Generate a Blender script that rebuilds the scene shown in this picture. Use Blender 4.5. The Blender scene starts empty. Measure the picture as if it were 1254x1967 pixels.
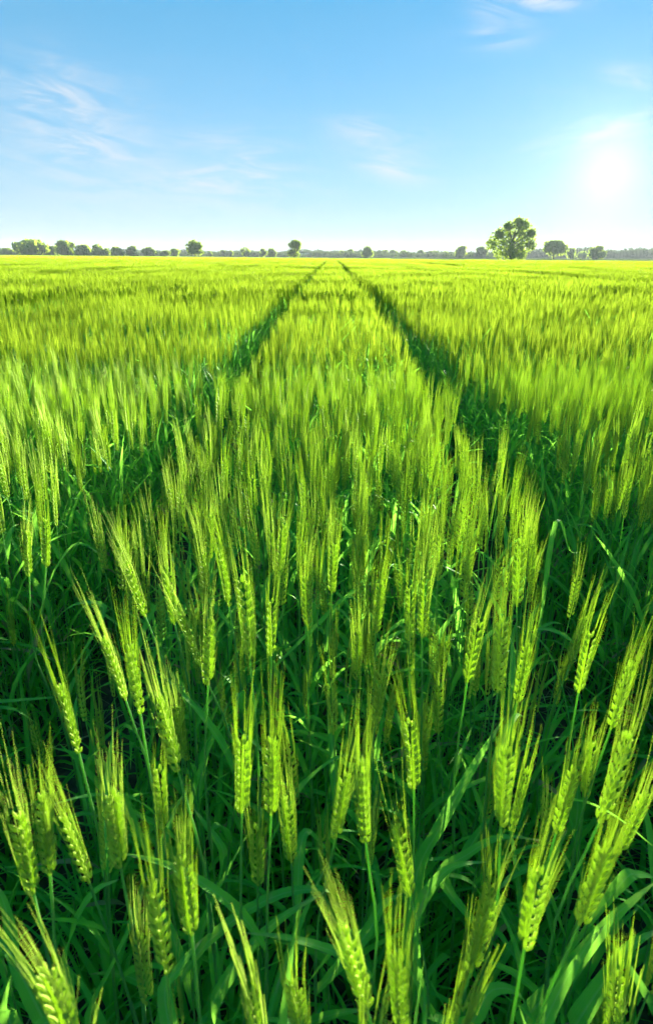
import bpy, math, random
import numpy as np
from mathutils import Vector, Matrix, Euler
R = math.radians
rng = np.random.default_rng(7)
random.seed(7)
scene = bpy.context.scene

# ------------------------------------------------------------------ camera
CAM_H, PITCH, FPX, PW, PH = 1.30, 21.5, 1250.0, 1254.0, 1967.0
YAW, ROLL = 0.35, 0.30
cam_d = bpy.data.cameras.new("camera")
cam = bpy.data.objects.new("camera", cam_d)
scene.collection.objects.link(cam)
cam_d.sensor_fit = 'VERTICAL'
cam_d.sensor_height = 36.0
cam_d.lens = FPX / PH * 36.0
cam_d.clip_start, cam_d.clip_end = 0.02, 20000
cam.location = (0, 0, CAM_H)
CROT = Euler((0, 0, R(YAW))).to_matrix() @ Euler((R(90 - PITCH), 0, 0)).to_matrix() @ Euler((0, 0, R(ROLL))).to_matrix()
cam.rotation_euler = CROT.to_euler()
cam_d.dof.use_dof = True
cam_d.dof.focus_distance = 1.5
cam_d.dof.aperture_fstop = 10.0
scene.camera = cam

# ------------------------------------------------------------------ sun and sky
SUN_EL, SUN_AZ = R(6.0), R(20.6)            # azimuth clockwise from +Y (to the right)
SDIR = Vector((math.sin(SUN_AZ) * math.cos(SUN_EL), math.cos(SUN_AZ) * math.cos(SUN_EL), math.sin(SUN_EL)))
sun_d = bpy.data.lights.new("sun", 'SUN')
sun_d.energy, sun_d.angle, sun_d.color = 5.0, R(0.55), (1.0, 0.93, 0.72)
sun = bpy.data.objects.new("sun", sun_d)
sun.rotation_euler = SDIR.to_track_quat('Z', 'Y').to_euler()
sun.location = SDIR * 100
scene.collection.objects.link(sun)

scene.view_settings.view_transform = 'Standard'
scene.view_settings.look = 'None'
scene.view_settings.gamma = 1.0
scene.view_settings.use_curve_mapping = False
scene.view_settings.exposure = 2.75
try:
    scene.cycles.max_bounces = 8
    scene.cycles.diffuse_bounces = 6
    scene.cycles.transmission_bounces = 6
    scene.cycles.volume_bounces = 0
    scene.cycles.sample_clamp_indirect = 6.0
    scene.cycles.use_denoising = True
    scene.cycles.adaptive_threshold = 0.027
    scene.cycles.adaptive_min_samples = 24
except Exception:
    pass


def N(nt, t, **kw):
    n = nt.nodes.new(t)
    for k, v in kw.items():
        setattr(n, k, v)
    return n


def math_node(nt, op, a, b=None, c=None, clamp=False):
    n = N(nt, 'ShaderNodeMath', operation=op, use_clamp=clamp)
    for i, v in enumerate((a, b, c)):
        if v is None:
            continue
        if isinstance(v, (int, float)):
            n.inputs[i].default_value = v
        else:
            nt.links.new(v, n.inputs[i])
    return n.outputs[0]


def vmath(nt, op, a, b=None):
    n = N(nt, 'ShaderNodeVectorMath', operation=op)
    for i, v in enumerate((a, b)):
        if v is None:
            continue
        if isinstance(v, (tuple, list, Vector)):
            n.inputs[i].default_value = v
        else:
            nt.links.new(v, n.inputs[i])
    return n.outputs['Value'] if op in ('DOT_PRODUCT', 'LENGTH') else n.outputs['Vector']


def mixcol(nt, fac, a, b, blend='MIX'):
    n = N(nt, 'ShaderNodeMix', data_type='RGBA', blend_type=blend)
    for s, v in ((n.inputs[0], fac), (n.inputs[6], a), (n.inputs[7], b)):
        if isinstance(v, (int, float)):
            s.default_value = v
        elif isinstance(v, (tuple, list)):
            s.default_value = (*v[:3], 1)
        else:
            nt.links.new(v, s)
    return n.outputs[2]


def ray(px, py):
    d = Vector(((px - PW / 2) / FPX, -(py - PH / 2) / FPX, -1.0))
    return CROT @ d


def at_y(px, py, Y):
    d = ray(px, py)
    return Vector((0, 0, CAM_H)) + d * (Y / d.y)


def at_z(px, py, z):
    d = ray(px, py)
    return Vector((0, 0, CAM_H)) + d * ((z - CAM_H) / d.z)


def project(P):
    c = CROT.transposed() @ (Vector(P) - Vector((0, 0, CAM_H)))
    return (PW / 2 + FPX * c.x / -c.z, PH / 2 - FPX * c.y / -c.z, -c.z)


world = bpy.data.worlds.new("World")
scene.world = world
world.use_nodes = True
nt = world.node_tree
nt.nodes.clear()
sky = N(nt, 'ShaderNodeTexSky', sky_type='NISHITA')
sky.sun_disc = False
sky.sun_elevation = SUN_EL
sky.sun_rotation = SUN_AZ
sky.altitude = 0
sky.air_density = 0.85
sky.dust_density = 0.0
sky.ozone_density = 3.5
tc = N(nt, 'ShaderNodeTexCoord')
D = tc.outputs['Generated']
sep = N(nt, 'ShaderNodeSeparateXYZ')
nt.links.new(D, sep.inputs[0])
sky_with_fill = mixcol(nt, 1.0, mixcol(nt, 1.0, sky.outputs[0], (0.180, 0.325, 0.375), 'MULTIPLY'), (0.02, 0.76, 1.20), 'ADD')  # tinted sky, plus an even blue added in all directions as fill light
# thin high cirrus: direction projected on a high layer, streaky noise in the places where wisps hang
zc = math_node(nt, 'MAXIMUM', sep.outputs[2], 0.02)
plane = N(nt, 'ShaderNodeCombineXYZ')
nt.links.new(math_node(nt, 'DIVIDE', sep.outputs[0], math_node(nt, 'ADD', zc, 0.12)), plane.inputs[0])
nt.links.new(math_node(nt, 'DIVIDE', sep.outputs[1], math_node(nt, 'ADD', zc, 0.12)), plane.inputs[1])
mp = N(nt, 'ShaderNodeMapping')
mp.inputs['Rotation'].default_value = (0, 0, R(24))
mp.inputs['Scale'].default_value = (0.55, 2.6, 1)
nt.links.new(plane.outputs[0], mp.inputs[0])
nz = N(nt, 'ShaderNodeTexNoise')
nz.inputs['Scale'].default_value = 1.6
nz.inputs['Detail'].default_value = 8
nz.inputs['Roughness'].default_value = 0.62
nz.inputs['Distortion'].default_value = 0.9
nt.links.new(mp.outputs[0], nz.inputs['Vector'])
cl = N(nt, 'ShaderNodeMapRange', interpolation_type='SMOOTHSTEP')
cl.inputs['From Min'].default_value, cl.inputs['From Max'].default_value = 0.42, 0.72
nt.links.new(nz.outputs['Fac'], cl.inputs['Value'])
wisps = None
for (x0, y0, x1, y1, wid, amt) in [(-60, 165, 240, 232, 60, .75), (-60, 262, 360, 335, 85, .6), (280, 330, 600, 352, 52, .9),
                                   (1020, 288, 1300, 215, 26, .75), (960, 0, 1130, 12, 14, 1.2), (630, 255, 815, 272, 26, .8),
                                   (670, 300, 820, 342, 24, .9), (880, 78, 1030, 74, 16, .8), (1150, 150, 1270, 168, 18, .7), (890, 14, 1010, 44, 16, .7)]:
    a, b = ray(x0, y0).normalized(), ray(x1, y1).normalized()
    m = ((a + b) / 2).normalized()
    u = (b - a).normalized()
    v = m.cross(u).normalized()
    L2, W2 = (b - a).length / 2, wid / FPX
    du = math_node(nt, 'DIVIDE', vmath(nt, 'DOT_PRODUCT', vmath(nt, 'SUBTRACT', D, tuple(m)), tuple(u)), L2)
    dv = vmath(nt, 'DOT_PRODUCT', vmath(nt, 'SUBTRACT', D, tuple(m)), tuple(v))
    dv = math_node(nt, 'DIVIDE', dv, W2)
    cv_ = N(nt, 'ShaderNodeCombineXYZ')
    nt.links.new(math_node(nt, 'MULTIPLY', du, L2 * 9), cv_.inputs[0])
    nt.links.new(math_node(nt, 'MULTIPLY', dv, W2 * 46), cv_.inputs[1])
    cv_.inputs[2].default_value = x0 * .37
    wn = N(nt, 'ShaderNodeTexNoise')
    wn.inputs['Scale'].default_value = 1.0
    wn.inputs['Detail'].default_value = 5
    wn.inputs['Roughness'].default_value = .6
    wn.inputs['Distortion'].default_value = .7
    nt.links.new(cv_.outputs[0], wn.inputs['Vector'])
    ws = N(nt, 'ShaderNodeMapRange', interpolation_type='SMOOTHSTEP')
    ws.inputs['From Min'].default_value, ws.inputs['From Max'].default_value = .36, .70
    nt.links.new(wn.outputs['Fac'], ws.inputs['Value'])
    dv = math_node(nt, 'ADD', dv, math_node(nt, 'MULTIPLY', math_node(nt, 'SUBTRACT', wn.outputs['Fac'], .5), 1.6))
    r2 = math_node(nt, 'ADD', math_node(nt, 'MULTIPLY', du, du), math_node(nt, 'MULTIPLY', dv, dv))
    g = math_node(nt, 'MULTIPLY', math_node(nt, 'EXPONENT', math_node(nt, 'MULTIPLY', r2, -1.3)), math_node(nt, 'MULTIPLY', ws.outputs[0], amt))
    g = math_node(nt, 'MULTIPLY', g, math_node(nt, 'GREATER_THAN', vmath(nt, 'DOT_PRODUCT', D, tuple(m)), 0.0))
    wisps = g if wisps is None else math_node(nt, 'ADD', wisps, g)
cmask = math_node(nt, 'ADD', math_node(nt, 'MULTIPLY', cl.outputs[0], 0.03),
                  wisps, clamp=True)
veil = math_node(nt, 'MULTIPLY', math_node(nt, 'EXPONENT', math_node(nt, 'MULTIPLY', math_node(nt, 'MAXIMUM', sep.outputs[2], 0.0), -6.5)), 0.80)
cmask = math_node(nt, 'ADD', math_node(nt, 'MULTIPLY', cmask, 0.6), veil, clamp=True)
cloudy = mixcol(nt, cmask, sky_with_fill, (2.55, 2.64, 2.82))
# aureole of the low sun
cs = math_node(nt, 'MAXIMUM', vmath(nt, 'DOT_PRODUCT', vmath(nt, 'NORMALIZE', D), tuple(SDIR)), 0.0)
au = None
for pw, am in ((1500.0, 0.8), (450.0, 0.5), (110.0, 0.3), (28.0, 0.18)):
    k_ = math_node(nt, 'MULTIPLY', math_node(nt, 'POWER', cs, pw), am)
    au = k_ if au is None else math_node(nt, 'ADD', au, k_)
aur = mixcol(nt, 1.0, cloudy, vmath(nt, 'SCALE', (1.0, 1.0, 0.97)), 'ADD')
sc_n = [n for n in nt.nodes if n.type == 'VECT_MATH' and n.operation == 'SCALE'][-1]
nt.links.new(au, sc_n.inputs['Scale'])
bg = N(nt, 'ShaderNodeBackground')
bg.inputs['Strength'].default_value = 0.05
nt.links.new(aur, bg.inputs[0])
wo = N(nt, 'ShaderNodeOutputWorld')
nt.links.new(bg.outputs[0], wo.inputs[0])


# ------------------------------------------------------------------ materials
def mat(name):
    m = bpy.data.materials.new(name)
    m.use_nodes = True
    t = m.node_tree
    t.nodes.clear()
    return m, t


def leafy(name, ca, cb, tr, rough=0.5, tmix=0.45, scale=30.0, rnd=0.6, spec=0.4):
    """leaf like surface: reflecting side and light coming through"""
    m, t = mat(name)
    out = N(t, 'ShaderNodeOutputMaterial')
    p = N(t, 'ShaderNodeBsdfPrincipled')
    p.inputs['Roughness'].default_value = rough
    p.inputs['Specular IOR Level'].default_value = spec
    tl = N(t, 'ShaderNodeBsdfTranslucent')
    mx = N(t, 'ShaderNodeMixShader')
    geo = N(t, 'ShaderNodeNewGeometry')
    nz = N(t, 'ShaderNodeTexNoise')
    nz.inputs['Scale'].default_value = scale
    nz.inputs['Detail'].default_value = 3
    t.links.new(geo.outputs['Position'], nz.inputs['Vector'])
    oi = N(t, 'ShaderNodeObjectInfo')
    f = math_node(t, 'ADD', math_node(t, 'MULTIPLY', oi.outputs['Random'], rnd),
                  math_node(t, 'MULTIPLY', math_node(t, 'SUBTRACT', nz.outputs['Fac'], 0.3), 1.0), clamp=True)
    c = mixcol(t, f, ca, cb)
    if name == 'wheat_leaf_green':
        n2 = N(t, 'ShaderNodeTexNoise')
        n2.inputs['Scale'].default_value = 55
        n2.inputs['Detail'].default_value = 4
        t.links.new(geo.outputs['Position'], n2.inputs['Vector'])
        mr = N(t, 'ShaderNodeMapRange')
        mr.inputs['From Min'].default_value, mr.inputs['From Max'].default_value = .60, .72
        t.links.new(n2.outputs['Fac'], mr.inputs['Value'])
        c = mixcol(t, math_node(t, 'MULTIPLY', mr.outputs[0], .55), c, (.34, .38, .12))
        # veins along the blade, a pale midrib and a dry tip (x across, y along, z = 1 where the blade carries them)
        at = N(t, 'ShaderNodeAttribute', attribute_name='vein')
        sp = N(t, 'ShaderNodeSeparateXYZ')
        t.links.new(at.outputs['Vector'], sp.inputs[0])
        ax = math_node(t, 'ABSOLUTE', sp.outputs[0])
        rib = math_node(t, 'MULTIPLY', math_node(t, 'LESS_THAN', ax, .11), .45)
        vein = math_node(t, 'MULTIPLY', math_node(t, 'SINE', math_node(t, 'MULTIPLY', sp.outputs[0], 30.0)), .16)
        pale = math_node(t, 'MULTIPLY', math_node(t, 'ADD', rib, math_node(t, 'MAXIMUM', vein, 0.0)), sp.outputs[2], clamp=True)
        c = mixcol(t, pale, c, (.30, .55, .22))
        tp = N(t, 'ShaderNodeMapRange', interpolation_type='SMOOTHSTEP')
        tp.inputs['From Min'].default_value, tp.inputs['From Max'].default_value = .80, .98
        t.links.new(math_node(t, 'ADD', sp.outputs[1], math_node(t, 'MULTIPLY', math_node(t, 'SUBTRACT', n2.outputs['Fac'], .5), .25)), tp.inputs['Value'])
        c = mixcol(t, math_node(t, 'MULTIPLY', tp.outputs[0], math_node(t, 'MULTIPLY', sp.outputs[2], .8)), c, (.46, .40, .16))
        bp = N(t, 'ShaderNodeBump')
        bp.inputs['Strength'].default_value = .35
        bp.inputs['Distance'].default_value = .0006
        t.links.new(math_node(t, 'MULTIPLY', vein, sp.outputs[2]), bp.inputs['Height'])
        t.links.new(bp.outputs[0], p.inputs['Normal'])
    t.links.new(c, p.inputs['Base Color'])
    t.links.new(mixcol(t, f, tuple(x * .8 for x in tr), tuple(min(1, x * 1.15) for x in tr)), tl.inputs['Color'])
    mx.inputs[0].default_value = tmix
    t.links.new(p.outputs[0], mx.inputs[1])
    t.links.new(tl.outputs[0], mx.inputs[2])
    t.links.new(mx.outputs[0], out.inputs[0])
    return m


M_LEAF = leafy("wheat_leaf_green", (.075, .420, .055), (.170, .520, .058), (.30, .78, .07), .60, .45, 25, .6, .12)
M_STEM = leafy("wheat_stem_green", (.100, .340, .100), (.180, .410, .100), (.28, .62, .09), .50, .40, 20)
M_EAR = leafy("wheat_ear_green", (.290, .440, .070), (.470, .580, .110), (.64, .87, .11), .60, .42, 90, .6, .12)
M_AWN = leafy("wheat_awn_green", (.320, .440, .090), (.470, .570, .140), (.62, .82, .12), .55, .55, 40, .6, .10)
M_CROP = leafy("far_crop_dimmed_green", (.050, .240, .035), (.110, .320, .040), (.20, .48, .04), .8, .40, 1.3, .6, 0)  # leaf green darkened: shade between unmodelled stalks put into the colour
M_CROPTOP = leafy("far_crop_dimmed_ears", (.142, .262, .022), (.230, .340, .028), (.335, .485, .028), .8, .42, 1.7, .6, 0)  # duller than the near ears, shade of unmodelled gaps is in the colour
M_WOOD = leafy("wood_leaves", (.040, .105, .022), (.075, .150, .030), (.12, .20, .04), .8, .20, .12, .6, 0)
M_DRY = leafy("dry_leaf_straw", (.30, .25, .12), (.42, .36, .18), (.40, .35, .15), .6, .3, 30)
M_TREE = leafy("tree_leaves", (.070, .180, .025), (.145, .265, .036), (.42, .58, .06), .7, .42, .35, .6, 0)


def simple(name, ca, cb, scale, rough=.9, bump=0.0, bdist=.02):
    m, t = mat(name)
    out = N(t, 'ShaderNodeOutputMaterial')
    p = N(t, 'ShaderNodeBsdfPrincipled')
    p.inputs['Roughness'].default_value = rough
    p.inputs['Specular IOR Level'].default_value = 0.0 if rough > .85 else .4
    geo = N(t, 'ShaderNodeNewGeometry')
    nz = N(t, 'ShaderNodeTexNoise')
    nz.inputs['Scale'].default_value = scale
    nz.inputs['Detail'].default_value = 6
    t.links.new(geo.outputs['Position'], nz.inputs['Vector'])
    mr = N(t, 'ShaderNodeMapRange')
    mr.inputs['From Min'].default_value, mr.inputs['From Max'].default_value = .35, .65
    t.links.new(nz.outputs['Fac'], mr.inputs['Value'])
    t.links.new(mixcol(t, mr.outputs[0], ca, cb), p.inputs['Base Color'])
    if bump:
        b = N(t, 'ShaderNodeBump')
        b.inputs['Strength'].default_value = bump
        b.inputs['Distance'].default_value = bdist
        t.links.new(nz.outputs['Fac'], b.inputs['Height'])
        t.links.new(b.outputs[0], p.inputs['Normal'])
    t.links.new(p.outputs[0], out.inputs[0])
    return m


M_SOIL = simple("dark_soil", (.060, .045, .030), (.130, .095, .060), 35, .95, .8, .02)
M_MEADOW = simple("meadow", (.10, .15, .03), (.16, .20, .05), .05, .95)
M_MARGIN = simple("dry_margin", (.20, .18, .07), (.28, .24, .10), .4, .95)
M_BARK = simple("bark", (.05, .04, .028), (.10, .08, .055), 3, .95, .6, .05)
M_WHITE = simple("white_cladding", (.74, .74, .72), (.82, .82, .80), 1, .6)
M_RED = simple("red_brick_paint", (.35, .12, .07), (.42, .17, .10), 2, .8)
M_ROOF = simple("pale_grey_roof", (.45, .46, .47), (.55, .56, .57), 2, .6)
M_DARKGLASS = simple("dark_pane", (.05, .06, .07), (.07, .08, .09), 2, .2)


# ------------------------------------------------------------------ mesh building
class MB:
    def __init__(self):
        self.v, self.q, self.t, self.mq, self.mt, self.n = [], [], [], [], [], 0

    def grid(self, P, m=0, closed=False):
        """P: (rows, cols, 3) points -> quads"""
        r, c = P.shape[:2]
        i = np.arange(r * c).reshape(r, c) + self.n
        if closed:
            i = np.concatenate([i, i[:, :1]], 1)
        q = np.stack([i[:-1, :-1], i[:-1, 1:], i[1:, 1:], i[1:, :-1]], -1).reshape(-1, 4)
        self.v.append(P.reshape(-1, 3))
        self.q.append(q)
        self.mq.append(np.full(len(q), m, np.int32))
        self.n += r * c

    def raw(self, V, Q, m=0):
        V = np.asarray(V, float).reshape(-1, 3)
        Q = np.asarray(Q, np.int64).reshape(-1, 4)
        self.v.append(V)
        self.q.append(Q + self.n)
        self.mq.append(np.broadcast_to(np.asarray(m, np.int32), (len(Q),)).copy())
        self.n += len(V)

    def add(self, other, M=None):
        """append a copied (V,Q,MQ) block with 4x4 transform"""
        V, Q, mq = other
        if M is not None:
            V = V @ M[:3, :3].T + M[:3, 3]
        self.v.append(V)
        self.q.append(Q + self.n)
        self.mq.append(mq)
        self.n += len(V)

    def block(self):
        return np.concatenate(self.v), np.concatenate(self.q), np.concatenate(self.mq)

    def mesh(self, name, mats, smooth=True):
        V, Q, mq = self.block()
        me = bpy.data.meshes.new(name)
        me.vertices.add(len(V))
        me.vertices.foreach_set('co', V.astype(np.float32).ravel())
        me.loops.add(len(Q) * 4)
        me.loops.foreach_set('vertex_index', Q.astype(np.int32).ravel())
        me.polygons.add(len(Q))
        me.polygons.foreach_set('loop_start', (np.arange(len(Q)) * 4).astype(np.int32))
        for m in mats:
            me.materials.append(m)
        me.polygons.foreach_set('material_index', mq.astype(np.int32))
        me.polygons.foreach_set('use_smooth', np.full(len(Q), smooth))
        me.update(calc_edges=True)
        return me


def obj(name, me, parent=None, link=True, **props):
    o = bpy.data.objects.new(name, me)
    if link:
        scene.collection.objects.link(o)
    if parent:
        o.parent = parent
    for k, v in props.items():
        o[k] = v
    return o


def empty(name, loc=(0, 0, 0), rz=0, **props):
    o = obj(name, None, **props)
    o.empty_display_size = .05
    o.location = loc
    o.rotation_euler = (0, 0, rz)
    return o


def veined(me):
    """leaf blade mesh of rows of three points: write where each point lies across and along the blade"""
    n = len(me.vertices)
    i = np.arange(n)
    v = np.stack([i % 3 - 1.0, (i // 3) / max(1, n // 3 - 1), np.ones(n)], 1).astype(np.float32)
    me.attributes.new('vein', 'FLOAT_VECTOR', 'POINT').data.foreach_set('vector', v.ravel())
    return me


def unit(a):
    return a / np.maximum(np.linalg.norm(a, axis=-1, keepdims=True), 1e-9)


def bez(pts, n):
    """smooth curve through control points (Catmull-Rom)"""
    p = np.asarray(pts, float)
    p = np.concatenate([[2 * p[0] - p[1]], p, [2 * p[-1] - p[-2]]])
    k = len(p) - 3
    s = np.linspace(0, k, n)
    i = np.minimum(s.astype(int), k - 1)
    t = (s - i)[:, None]
    a, b, c, d = p[i], p[i + 1], p[i + 2], p[i + 3]
    return .5 * (2 * b + (c - a) * t + (2 * a - 5 * b + 4 * c - d) * t ** 2 + (3 * b - a - 3 * c + d) * t ** 3)


def tube(mb, C, rad, sides=5, m=0):
    C = np.asarray(C, float)
    T = unit(np.gradient(C, axis=0))
    ref = np.array([1., 0, 0]) if abs(T[0, 0]) < .8 else np.array([0., 1, 0])
    A = unit(np.cross(T, ref))
    B = np.cross(T, A)
    an = np.linspace(0, 2 * np.pi, sides, endpoint=False)
    rad = np.broadcast_to(np.asarray(rad, float), (len(C),))
    P = C[:, None] + rad[:, None, None] * (A[:, None] * np.cos(an)[None, :, None] + B[:, None] * np.sin(an)[None, :, None])
    mb.grid(P, m, True)


def blade(mb, C, width, twist=0.0, fold=.28, m=0, cols=3, side0=None):
    """leaf blade: ribbon with keel, tapering to a point"""
    C = np.asarray(C, float)
    n = len(C)
    s = np.linspace(0, 1, n)
    prof = np.minimum(1, (.45 + 2.2 * s)) * np.clip((1 - s) ** .75 * 1.25, 0, 1)
    w = width / 2 * prof + 1e-5
    T = unit(np.gradient(C, axis=0))
    if side0 is None:
        S = np.cross(T, np.array([0, 0, 1.]))
        bad = np.linalg.norm(S, axis=1) < .15
        if bad.all():
            S[:] = [1, 0, 0]
        elif bad.any():
            S[bad] = S[~bad].mean(0)
        # keep sides consistent
        for i in range(1, n):
            if S[i] @ S[i - 1] < 0:
                S[i] = -S[i]
    else:
        S = np.tile(side0, (n, 1)) - T * (T @ side0)[:, None]
    S = unit(S)
    Nn = unit(np.cross(S, T))
    a = twist * s
    S2 = S * np.cos(a)[:, None] + Nn * np.sin(a)[:, None]
    N2 = -S * np.sin(a)[:, None] + Nn * np.cos(a)[:, None]
    if cols == 3:
        o = np.array([-1, 0, 1.])
        k = np.array([1, 0, 1.]) * fold
    else:
        o = np.array([-1, 1.])
        k = np.array([0, 0.])
    P = C[:, None] + w[:, None, None] * (S2[:, None] * o[None, :, None] + N2[:, None] * k[None, :, None])
    mb.grid(P, m)


def lobe(base, tip, r, sides=6, prof=((0, .35), (.22, .85), (.5, 1), (.8, .6), (1, .05)), flat=.8):
    base, tip = np.asarray(base, float), np.asarray(tip, float)
    T = unit(tip - base)
    A = unit(np.cross(T, [0.3, 0.9, .1]))
    B = np.cross(T, A)
    an = np.linspace(0, 2 * np.pi, sides, endpoint=False)
    P = np.array([[base + (tip - base) * s + r * k * (A * np.cos(x) + B * np.sin(x) * flat) for x in an] for s, k in prof])
    return P


# ------------------------------------------------------------------ ear of wheat
def bend_fn(V, L, bx, by):
    """bend along z: sideways shift growing with height squared"""
    V = V.copy()
    s = V[:, 2] / L
    V[:, 0] += bx * s * s * L
    V[:, 1] += by * s * s * L
    return V


def spikelet_block(lod):
    mb = MB()
    if lod == 0:
        for k, (y, ty, ln, r) in enumerate(((-.0026, -.0056, .0125, .0024), (.0026, .0056, .0122, .0024), (0, 0, .0140, .0024))):
            mb.grid(lobe((0 if k < 2 else .0012, y, 0), (.0018 if k < 2 else .0034, ty, ln), r, 6), 0, True)
    elif lod == 1:
        for k, (y, ty, ln, r) in enumerate(((-.0020, -.0048, .0125, .0028), (.0020, .0048, .0130, .0028))):
            mb.grid(lobe((0, y, 0), (.0022, ty, ln), r, 5, ((0, .4), (.35, 1), (.75, .75), (1, .05))), 0, True)
    else:
        mb.grid(lobe((0, 0, 0), (.003, 0, .014), .0042, 4, ((0, .4), (.45, 1), (1, .05))), 0, True)
    return mb.block()


SPK = [spikelet_block(i) for i in range(3)]


def ear_layout(L, n, r_):
    """transforms of the spikelets, alternating on two sides, ear along +z, base at 0"""
    out = []
    for i in range(n):
        s = i / (n - 1)
        z = L * (.02 + .86 * s)
        side = 1 if i % 2 else -1
        sc = (.54 + .27 * math.sin(math.pi * min(1, .18 + .78 * s)) ** .8) * (L / .1) * r_.uniform(.93, 1.07)
        if i == n - 1:
            side_tilt, off = 0, 0
        else:
            side_tilt, off = r_.uniform(.10, .20), .0027 * (L / .1)
        M = (Matrix.Translation((side * off, 0, z)) @ Matrix.Rotation(0 if side > 0 else math.pi, 4, 'Z')
             @ Matrix.Rotation(side_tilt, 4, 'Y') @ Matrix.Rotation(r_.uniform(-.12, .12), 4, 'Z') @ Matrix.Diagonal((sc, sc, sc * 1.12, 1)))
        out.append(M)
    return out


def awns_into(mb, L, n, r_, rad, sides=3, segs=4, m=0, per=2):
    for i in range(n):
        s = i / (n - 1)
        z0 = L * (.02 + .86 * s) + .011 * L / .1
        side = 1 if i % 2 else -1
        for k in range(int(per) + (1 if r_.random() < per - int(per) else 0)):
            y = (-1 if k % 2 else 1) * r_.uniform(.002, .005) * L / .1
            x0 = side * .0052 * L / .1 * (1 if s < .95 else .3)
            zt = max(L * (r_.uniform(1.2, 2.0) * (.5 + .5 * s)), z0 + .25 * L)
            ln = zt - z0
            dx = side * ln * r_.uniform(.0, .08)
            dy = y / .004 * ln * r_.uniform(.0, .06)
            P = np.array([[x0, y, z0], [x0 + dx * .45, y + dy * .45, z0 + ln * .5], [x0 + dx * 1.0, y + dy, z0 + ln]])
            C = bez(P, segs)
            if sides > 2:
                tube(mb, C, np.linspace(rad, rad * .25, segs), sides, m)
            else:
                az = r_.uniform(0, 3.14)
                w = np.linspace(rad, rad * .25, segs)[:, None] * np.array([math.cos(az), math.sin(az), 0])
                mb.grid(np.stack([C - w, C + w], 1), m)


def ear_block(L, n, lod, seed, awn_r, per, bx, by, mear=0, mawn=1, awn_segs=3):
    """one joined ear (rachis + spikelets) and its awns as blocks"""
    r_ = random.Random(seed)
    e = MB()
    for M in ear_layout(L, n, r_):
        e.add((SPK[lod][0], SPK[lod][1], np.full(len(SPK[lod][1]), mear, np.int32)), np.array(M))
    V, Q, m = e.block()
    a = MB()
    awns_into(a, L, n, r_, awn_r, 3 if lod < 2 else 2, awn_segs, mawn, per)
    V2, Q2, m2 = a.block()
    return (bend_fn(V, L, bx, by), Q, m), (bend_fn(V2, L, bx, by), Q2, m2)


def leaf_curve(r_, z0, ln, az, rise, droop, x0=0, y0=0):
    """blade leaving the stem upward, arching over"""
    d = np.array([math.cos(az), math.sin(az), 0])
    s = np.linspace(0, 1, 5)
    up = ln * rise * (s - droop * s ** 2.4)
    out = ln * (1 - rise * .55) * s ** 1.3
    wob = r_.uniform(-.05, .05) * ln
    side = np.array([-d[1], d[0], 0])
    return np.array([x0, y0, z0]) + d * out[:, None] + np.array([0, 0, 1.]) * up[:, None] + side * (wob * s ** 2)[:, None]


def stalk_blocks(seed, H, L, lod, awn_r=.0006):
    """stem, leaves, ear, awns of one upright stalk standing at the origin, ear base at height H"""
    r_ = random.Random(seed)
    lx, ly = r_.uniform(-.035, .035), r_.uniform(-.03, .02)
    stem = MB()
    ctrl = [(0, 0, -.02), (lx * .15, ly * .15, H * .35), (lx * .5, ly * .5, H * .7), (lx, ly, H)]
    C = bez(ctrl, 8 if lod < 2 else 5)
    tube(stem, C, np.linspace(.0021, .0011, len(C)), 5 if lod < 2 else 3, 2)
    leaves = []
    nl = r_.choice((3, 4, 4))
    for k in range(nl):
        f = (.30, .48, .66, .80)[k] + r_.uniform(-.06, .05)
        i = f * (len(C) - 1)
        a = C[int(i)] + (C[min(int(i) + 1, len(C) - 1)] - C[int(i)]) * (i - int(i))
        mb = MB()
        ln = r_.uniform(.16, .30) * (.8 if k == 3 else 1)
        cv = leaf_curve(r_, a[2], ln, r_.uniform(0, 6.283), r_.uniform(.6, .93), r_.uniform(.05, .75), a[0], a[1])
        blade(mb, bez(cv, 9 if lod < 1 else (7 if lod == 1 else 5)), r_.uniform(.010, .017), r_.uniform(-1.2, 1.2), .28, 4 if k == 0 and r_.random() < .4 else 3, 3 if lod < 2 else 2)
        leaves.append(mb.block())
    bx, by = r_.uniform(-.07, .07), r_.uniform(-.07, .04)
    e, a = ear_block(L, (20, 18, 12)[lod], lod, seed + 5, awn_r, 2 if lod < 2 else 1.4, bx, by, 0, 1, (4, 3, 2)[lod])
    E = np.array(Matrix.Translation((lx, ly, H)) @ Euler((-ly / H * 1.3, lx / H * 1.3, 0)).to_matrix().to_4x4() @ Matrix.Rotation(r_.uniform(0, 6.28), 4, 'Z'))
    return stem.block(), leaves, e, a, E


PLANT_MATS = [M_EAR, M_AWN, M_STEM, M_LEAF, M_DRY]
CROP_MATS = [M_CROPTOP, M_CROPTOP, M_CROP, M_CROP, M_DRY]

# ------------------------------------------------------------------ field layout
TRACKS = [(-.54, .225), (.55, .225), (-3.5, .40), (-7.6, .8), (-14.2, 1.1), (-23, 1.4), (-36, .35), (-37, .35), (-60, .35), (-61, .35),
          (-90, .35), (-91, .35), (6.6, .7), (11.5, 1.0), (19, 1.2), (29, 1.4), (40, .35), (41, .35)]


def track_center(c, y):
    return c + (.012 * math.sin(y * 1.3 + c * 7) + .02 * math.sin(y * .21 + c))


def in_track(x, y):
    for c, w in TRACKS:
        if abs(x - track_center(c, y)) < w / 2:
            return True
    return False


def field_end(x):
    return 150 - 1.15 * x


# ground to the horizon, dark soil under the crop
def sheet(name, pts, z, material, **props):
    mb = MB()
    mb.raw([(p[0], p[1], z) for p in pts], [[0, 1, 2, 3]])
    return obj(name, mb.mesh(name, [material], False), **props)


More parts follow.
